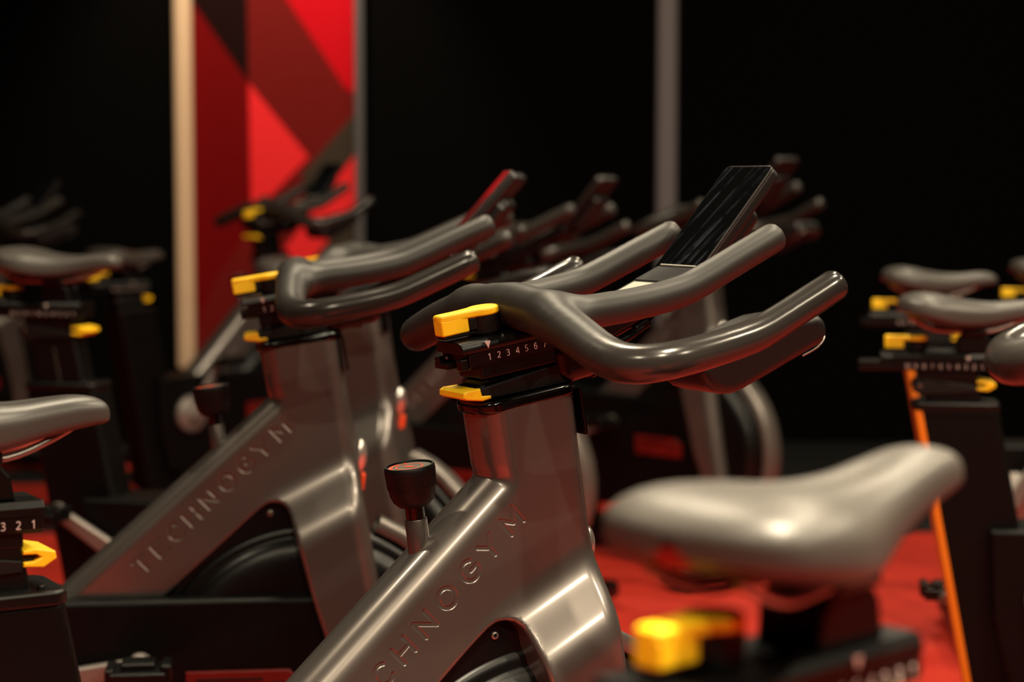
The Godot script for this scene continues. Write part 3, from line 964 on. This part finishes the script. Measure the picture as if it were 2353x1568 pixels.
# ---------------------------------------------------------------- a bike
# seat_up / bar_up: metres the seat and the handlebar are raised; seat_fore: saddle slid forward; crank: angle of the right arm in degrees
func spin_bike(called: String, label: String, x: float, depth: float, yaw: float, seat_up := 0.0, bar_up := 0.0, crank := 15.0, seat_fore := 0.0, striped := false, tilt := 0.0) -> Node3D:
	var r := Node3D.new()
	r.name = called
	add_child(r)
	r.position = Vector3(x, 0, -depth)
	r.rotation.y = yaw
	r.set_meta("label", label); r.set_meta("category", "exercise bike"); r.set_meta("group", "spin bikes in the studio")
	var f := put("frame", "frame", mat.paint, r)
	put("emblem", "emblem", mat.emblem, f); put("emblem_tag", "emblem_tag", mat.dial_print, f)
	put("frame_cap", "cap", mat.gloss, f)
	put("front_arm", "front_arm", mat.arm, r)
	var body := put("drive_housing", "body", mat.body, r)
	put("gap_plate", "gap_plate", mat.black, body); put("screw", "screw", mat.steel, body)
	put("red_shine_plate", "red_shine_plate", mat.red_shine, body); put("plate_slot", "plate_slots", mat.black, body)
	put("flywheel_cover", "wheel_cover", mat.black, r)
	put("front_foot", "front_foot", mat.black, r); put("rear_foot", "rear_foot", mat.black, r)
	for q: Vector3 in [Vector3(.172, 0, .225), Vector3(.172, 0, -.225), Vector3(-.425, 0, .225), Vector3(-.425, 0, -.225)]: put("foot_pad", "foot_pad", mat.matte, r, q)
	put("floor_beam", "floor_beam", mat.body, r)
	# handlebar and its post
	var up := hb.basis * Vector3(0, bar_up, 0)
	var post := put("handlebar_post", "hb_post", mat.black, r, up)
	if bar_up > .015:
		var mb := MB.new()
		rbox(mb, hb * Vector3(-.002, -.02 - bar_up * .5, 0), Vector3(.043, .03 + bar_up * .5, .020), .006, hb.basis)
		var k := "hb_ext%d" % int(bar_up * 1000)
		keep(k, mb)
		put("post_extension", k, mat.black, post)
	var lv := put("clamp_lever", "hb_lever", mat.matte, r, up)
	put("lever_tip", "hb_lever_tip", mat.yellow, lv, Vector3.ZERO, "yellow lever tip"); put("pivot_pin", "hb_pin", mat.steel, lv)
	var rail := put("handlebar_rail", "hb_rail", mat.black, r, up)
	var hn := put("rail_numerals", "hb_numbers", mat.print, rail); hn.transform = hb
	var car := put("handlebar_carriage", "hb_carriage", mat.black, r, up)
	var pt := put("pointer", "hb_pointer", mat.print, car); pt.transform = hb
	put("screw", "hb_screws", mat.steel, car)
	put("coiled_lead", "coil", mat.black, car); put("lead", "lead", mat.black, car)
	var hub := put("handlebar_knob", "knob_hub", mat.hub, r)
	hub.transform = Transform3D(hb.basis, up + hb * Vector3(-.0235, .0690, 0))
	put("knob_grip", "knob_grip", mat.yellow, hub, Vector3.ZERO, "yellow knob grip")
	put("handlebar", "bars", mat.bar, r, up)
	var con := put("console", "console_housing", mat.housing, r, up)
	put("bezel", "console_bezel", mat.edge, con); put("screen", "console_screen", mat.glass, con, Vector3.ZERO, "dark glossy screen")
	put("console_base", "console_base", mat.black, con); put("key_strip", "console_keys", mat.panel, con)
	put("label_plate", "console_label", mat.label, con); put("edge_glint", "console_glint", mat.label, con)
	var tray := put("bottle_tray", "tray", mat.housing, r, up)
	put("wire_loop", "tray_wire", mat.steel, tray)
	# resistance knob
	var dk := put("resistance_knob", "dial_knob", mat.hub, r)
	put("stem", "dial_stem", mat.gloss, dk); put("collar", "dial_collar", mat.collar, dk); put("dial_face", "dial_face", mat.dial, dk); put("dial_marks", "dial_print", mat.dial_print, dk)
	# seat
	var tubep := put("seat_tube", "seat_tube", mat.body, r)
	if striped: put("orange_stripe", "stripe", mat.orange, tubep, Vector3.ZERO, "orange stripe down the back edge")
	put("tube_cap", "seat_cap", mat.black, tubep)
	var su := Vector3(-LEAN, 1, 0) * seat_up
	var sp := put("seat_post", "seat_post", mat.black, r, su)
	put("post_numerals", "post_numbers", mat.print_dim, sp)
	var sl := put("seat_lever", "seat_lever", mat.matte, r, su)
	put("lever_tip", "seat_lever_tip", mat.yellow, sl, Vector3.ZERO, "yellow lever tip"); put("pivot_pin", "seat_pin", mat.steel, sl)
	var sr := put("seat_rail", "seat_rail", mat.black, r, su)
	put("rail_numerals", "seat_numbers", mat.print, sr)
	var sf := su + Vector3(seat_fore, 0, 0)
	var sc := put("seat_carriage", "seat_carriage", mat.black, r, sf)
	put("pointer", "seat_pointer", mat.print, sc)
	var kh := put("seat_knob", "knob_hub", mat.hub, r, sf + Vector3(-.610, .7265, 0))
	put("knob_grip", "knob_grip", mat.yellow, kh, Vector3.ZERO, "yellow knob grip")
	put("saddle_clamp", "saddle_clamp", mat.black, r, sf)
	var sd := put("saddle", "saddle_cover", mat.saddle, r)
	var piv := Vector3(-.52, .765, 0)
	sd.transform = Transform3D(Basis(Vector3(0, 0, 1), tilt), sf + piv - Basis(Vector3(0, 0, 1), tilt) * piv)
	put("saddle_rail", "saddle_rails", mat.steel, sd); put("rear_tag", "saddle_tag", mat.red_tag, sd)
	# cranks
	for s: float in [1.0, -1.0]:
		var a := deg_to_rad(crank) if s > 0 else deg_to_rad(crank) + PI
		var arm := put("crank", "crank_arm", mat.crank, r)
		arm.transform = Transform3D(Basis(Vector3(0, 0, 1), a) * Basis.from_scale(Vector3(1, 1, 1)), Vector3(CRANK.x, CRANK.y, 0))
		if s < 0: arm.transform = Transform3D(Basis(Vector3(0, 0, 1), a) * Basis(Vector3(1, 0, 0), PI), Vector3(CRANK.x, CRANK.y, 0))
		put("crank_disc", "crank_disc", mat.crank, arm)
		var pd := put("pedal", "pedal", mat.black, r)
		var e := Vector3(CRANK.x + cos(a) * .170, CRANK.y + sin(a) * .170, s * .098)
		pd.transform = Transform3D(Basis.IDENTITY if s > 0 else Basis(Vector3(0, 1, 0), PI), e)
	return r

# ---------------------------------------------------------------- room
func struct_box(called: String, c: Vector3, h: Vector3, m: Material, label: String, category: String) -> MeshInstance3D:
	var mb := MB.new()
	rbox(mb, c, h, .002, Basis.IDENTITY, 1)
	var o := MeshInstance3D.new()
	o.name = called; o.mesh = mb.mesh(); o.material_override = m
	add_child(o)
	o.set_meta("kind", "structure"); o.set_meta("label", label); o.set_meta("category", category)
	return o

const WALL_Z := -7.7
func wall_pt(px: float, py: float) -> Vector2:      # photo pixel to a point of the back wall
	var t := atan((784.0 - 426.1) / FOCAL_PX)
	var d := Vector3((px - 1176.5) / FOCAL_PX, -(py - 784.0) / FOCAL_PX, -1)
	d = Vector3(d.x, d.y * cos(t) + d.z * sin(t), -d.y * -sin(t) + d.z * cos(t))
	var k := WALL_Z / d.z
	return Vector2(d.x * k, CAM_HEIGHT + d.y * k)

func room() -> void:
	struct_box("floor", Vector3(0, -.05, -2.2), Vector3(4.6, .05, 5.8), mat.floor, "red speckled rubber studio floor", "floor")
	struct_box("trim_1", Vector3(-1.85, .001, -5.84), Vector3(2.6, .002, .13), mat.floor_black, "narrow black band laid across the red floor", "floor band")
	struct_box("trim_2", Vector3(-1.85, .001, -6.82), Vector3(2.6, .002, .16), mat.floor_black, "wider black band across the red floor near the back wall", "floor band")
	struct_box("trim_3", Vector3(-1.85, .001, -7.45), Vector3(2.6, .002, .25), mat.floor_black, "black floor edge along the foot of the back wall", "floor band")
	struct_box("trim_7", Vector3(2.575, .006, -6.71), Vector3(1.825, .006, .99), mat.floor_black, "black rubber mat covering the floor before the back wall", "floor mat")
	struct_box("wall_back", Vector3(0, 1.5, WALL_Z - .1), Vector3(4.6, 1.6, .1), mat.wall, "black back wall of the studio", "wall")
	struct_box("wall_left", Vector3(-4.5, 1.5, -2.2), Vector3(.1, 1.6, 5.8), mat.wall, "black side wall left of the bikes", "wall")
	struct_box("wall_right", Vector3(4.5, 1.5, -2.2), Vector3(.1, 1.6, 5.8), mat.wall, "black side wall right of the bikes", "wall")
	struct_box("wall_front", Vector3(0, 1.5, 3.5), Vector3(4.6, 1.6, .1), mat.wall, "black wall behind the camera", "wall")
	struct_box("ceiling", Vector3(0, 3.15, -2.2), Vector3(4.6, .05, 5.8), mat.ceiling, "black studio ceiling", "ceiling")

func _ready() -> void:
	# camera
	var cam := Camera3D.new()
	cam.name = "camera"
	var at := CameraAttributesPhysical.new()
	at.frustum_focal_length = 70.0
	at.exposure_aperture = 4.2
	at.frustum_focus_distance = 1.985
	cam.attributes = at
	add_child(cam)
	cam.fov = rad_to_deg(2.0 * atan(784.0 / FOCAL_PX))
	cam.near = .05; cam.far = 60.0
	cam.position = Vector3(0, CAM_HEIGHT, 0)
	cam.rotation.x = -atan((784.0 - 426.1) / FOCAL_PX)
	cam.current = true
	# air: no daylight reaches the studio
	var we := WorldEnvironment.new()
	we.name = "environment"
	var env := Environment.new()
	env.background_mode = Environment.BG_COLOR
	env.background_color = Color(0, 0, 0)
	env.tonemap_mode = Environment.TONE_MAPPER_LINEAR
	env.tonemap_exposure = .80
	env.sdfgi_enabled = true; env.ssao_enabled = true; env.ssil_enabled = true
	we.environment = env
	add_child(we)
	materials()
	lamps()
	room()
	backdrop()
	bike_meshes()
	bikes()

const LAMPS := [[-1.1, .45, .8], [.3, .45, 1.2], [1.9, .45, 1.1], [2.2, -1.1, 1.0], [-1.9, -2.5, .35], [-.3, -2.85, .9], [1.1, -2.5, 1.0], [2.6, -2.5, 1.0], [-.3, -4.1, .55], [1.1, -4.1, .6], [2.6, -4.1, .6], [1.5, -6.1, .4]]     # x, z, strength (dimmed towards the back)
const LAMP_SIZE := .09
const LAMP_ENERGY := 5.5
func lamps() -> void:
	var mb := MB.new()
	rbox(mb, Vector3(0, 3.06, 0), Vector3(.17, .04, .17), .006)
	keep("lamp_case", mb)
	mb = MB.new()
	rbox(mb, Vector3(0, 3.0195, 0), Vector3(LAMP_SIZE / 2, .003, LAMP_SIZE / 2), .002)
	keep("lamp_glow", mb)
	for q in LAMPS:
		var r := Node3D.new()
		r.name = "ceiling_lamp" if get_node_or_null("ceiling_lamp") == null else "ceiling_lamp_%03d" % LAMPS.find(q)
		add_child(r)
		r.position = Vector3(q[0], 0, q[1])
		r.set_meta("label", "square warm panel lamp on the black ceiling"); r.set_meta("category", "lamp"); r.set_meta("group", "ceiling panel lamps")
		put("lamp_case", "lamp_case", mat.ceiling, r); put("lamp_panel", "lamp_glow", mat.glow, r)
		var l := AreaLight3D.new()
		l.name = "lamp_light"
		l.area_size = Vector2(LAMP_SIZE, LAMP_SIZE)
		l.light_color = LAMP_WARM; l.light_energy = LAMP_ENERGY * q[2]
		l.area_range = 14.0
		l.area_attenuation = 2.0
		l.shadow_enabled = true
		r.add_child(l)
		l.position = Vector3(0, 3.010, 0)
		l.rotation.x = -PI / 2

func can_lamp(called: String, label: String, at: Vector3, aim: Vector3, energy: float, angle: float) -> void:      # a black can lamp with a narrow beam
	var r := Node3D.new()
	r.name = called
	add_child(r)
	r.position = at
	r.set_meta("label", label); r.set_meta("category", "lamp")
	var d := (aim - at).normalized()
	var z := d.cross(Vector3.RIGHT).normalized()
	var xf := Transform3D(Basis((-d).cross(z), -d, z), Vector3.ZERO)
	var mb := MB.new()
	lathe(mb, [Vector2(0, .12), Vector2(.05, .12), Vector2(.058, .11), Vector2(.058, -.03), Vector2(.052, -.03), Vector2(.052, .0), Vector2(0, .0)], 28, xf)
	rbox(mb, Vector3(0, .11, .0), Vector3(.012, .08, .012), .003)
	keep(called + "_can", mb)
	mb = MB.new()
	lathe(mb, [Vector2(0, -.004), Vector2(.048, -.004), Vector2(.048, -.001), Vector2(0, -.001)], 28, xf)
	keep(called + "_glow", mb)
	put("lamp_can", called + "_can", mat.ceiling, r); put("lamp_panel", called + "_glow", mat.glow, r)
	var l := SpotLight3D.new()
	l.name = "lamp_light"
	l.light_color = LAMP_WARM; l.light_energy = energy
	l.light_size = .04
	l.spot_range = 14.0; l.spot_attenuation = 2.0; l.spot_angle = angle; l.spot_angle_attenuation = .6
	l.shadow_enabled = true
	r.add_child(l)
	l.position = d * .05
	l.look_at_from_position(at + d * .05, aim, Vector3.RIGHT)

func mural_piece(parent: Node, called: String, px: Array, m: Material, lift: float) -> void:
	var pl := PackedVector2Array()
	for q in px: pl.append(wall_pt(q[0], q[1]))
	var mb := MB.new()
	prism(mb, pl, WALL_Z + lift - .004, WALL_Z + lift, .0005)
	var o := MeshInstance3D.new()
	o.name = called; o.mesh = mb.mesh(); o.material_override = m
	parent.add_child(o, true)

func strip(called: String, label: String, category: String, x0: float, x1: float, y0: float, y1: float, th: float, m: Material, r := .004) -> void:
	var a := wall_pt(x0, 500).x
	var b := wall_pt(x1, 500).x
	var mb := MB.new()
	rbox(mb, Vector3((a + b) / 2, (y0 + y1) / 2, WALL_Z + th / 2), Vector3((b - a) / 2, (y1 - y0) / 2, th / 2), r)
	var o := MeshInstance3D.new()
	o.name = called; o.mesh = mb.mesh(); o.material_override = m
	add_child(o)
	o.set_meta("kind", "structure"); o.set_meta("label", label); o.set_meta("category", category)

func backdrop() -> void:
	can_lamp("spot_lamp", "black can spot lamp on the ceiling aimed at the red mural", Vector3(-.95, 2.93, -6.75), Vector3(-.95, 1.25, -7.7), 5.8, 31.0)
	can_lamp("spot_lamp_001", "black can spot lamp on the ceiling above the light blurred saddle", Vector3(.42, 2.93, -.92), Vector3(.30, .8, -1.05), 24.0, 24.0)
	var r := Node3D.new()
	r.name = "wall_mural"
	add_child(r)
	r.set_meta("label", "geometric wall mural in bright and dark reds behind the bikes"); r.set_meta("category", "mural")
	mural_piece(r, "dark_red_field", [[452, -420], [584, -420], [584, 900], [452, 900]], mat.m_dark, .006)
	mural_piece(r, "brown_field", [[584, -420], [826, -420], [826, 900], [584, 900]], mat.m_brown, .006)
	mural_piece(r, "black_wedge", [[452, -420], [584, -420], [584, 195], [452, 0]], mat.m_black, .008)
	mural_piece(r, "red_wedge", [[640, -40], [826, -40], [826, 222], [800, 205]], mat.m_red, .008)
	mural_piece(r, "bright_wedge", [[584, 196], [716, 362], [600, 480], [584, 490]], mat.m_bright, .008)
	mural_piece(r, "bright_band", [[826, 350], [826, 470], [700, 620], [640, 640], [636, 600]], mat.m_bright, .008)
	mural_piece(r, "grey_wedge", [[826, 260], [826, 350], [716, 470], [700, 400]], mat.m_grey, .008)
	mural_piece(r, "grey_foot", [[826, 470], [826, 900], [600, 900], [700, 620]], mat.m_grey, .009)
	mural_piece(r, "brown_foot", [[500, 640], [584, 520], [584, 900], [452, 900], [452, 760]], mat.m_brown, .009)
	strip("trim_4", "beige vertical edge strip left of the red mural", "trim", 414, 455, .29, 3.05, .05, mat.beige, .02)
	strip("trim_5", "grey vertical trim right of the red mural", "trim", 822, 842, .62, 3.05, .05, mat.trim)
	strip("trim_6", "grey vertical post between the black wall panels", "trim", 1502, 1549, .02, 3.05, .05, mat.post, .015)
	struct_box("baseboard_back", Vector3(0, .05, WALL_Z + .012), Vector3(4.4, .05, .012), mat.wall, "black baseboard along the back wall", "baseboard")

func bikes() -> void:
	spin_bike("spin_bike", "grey spin bike in sharp focus with charcoal handlebar and tilted dark screen", -.0196, 1.988, .5243, 0, 0, 200)
	spin_bike("spin_bike_001", "grey spin bike beside the sharply seen one, its whole frame lettering visible", -.3191, 2.730, .1162, 0, 0, 10)
	spin_bike("spin_bike_002", "spin bike with raised saddle standing behind the fully lettered bike", -.300, 3.47, -.25, .065, 0, 148)
	spin_bike("spin_bike_003", "spin bike whose sloping tube shows behind the sharp bike's yellow knob", -.061, 4.60, -.55, .0, -.0, 40)
	spin_bike("spin_bike_004", "spin bike whose light saddle and yellow knob blur large before the red floor", .538, 1.445, .785, .028, .02, 30, 0.0, false, .10)
	spin_bike("spin_bike_005", "spin bike showing black seat tube with long orange stripe", 1.238, 3.19, -.15, 0, 0, 12, .03, true)
	spin_bike("spin_bike_006", "spin bike with saddle right behind the orange striped seat tube's saddle", 1.43, 4.27, -.10, 0, 0, 60, .01, true)
	spin_bike("spin_bike_007", "spin bike farthest back in the row of the orange striped bike", 1.83, 4.72, -.10, 0, 0, 60, 0.0, true)
	spin_bike("spin_bike_008", "spin bike standing unlit right in front of the red mural", -.765, 6.13, .87, 0, .05, 60)
	spin_bike("spin_bike_009", "dim spin bike by the black wall, beside the beige strip", -1.84, 6.9, .87, .0, 0, 60)
	spin_bike("spin_bike_010", "spin bike in front of the grey wall post with raised saddle and handlebar", .462, 5.17, -.80, .07, .05, 15)
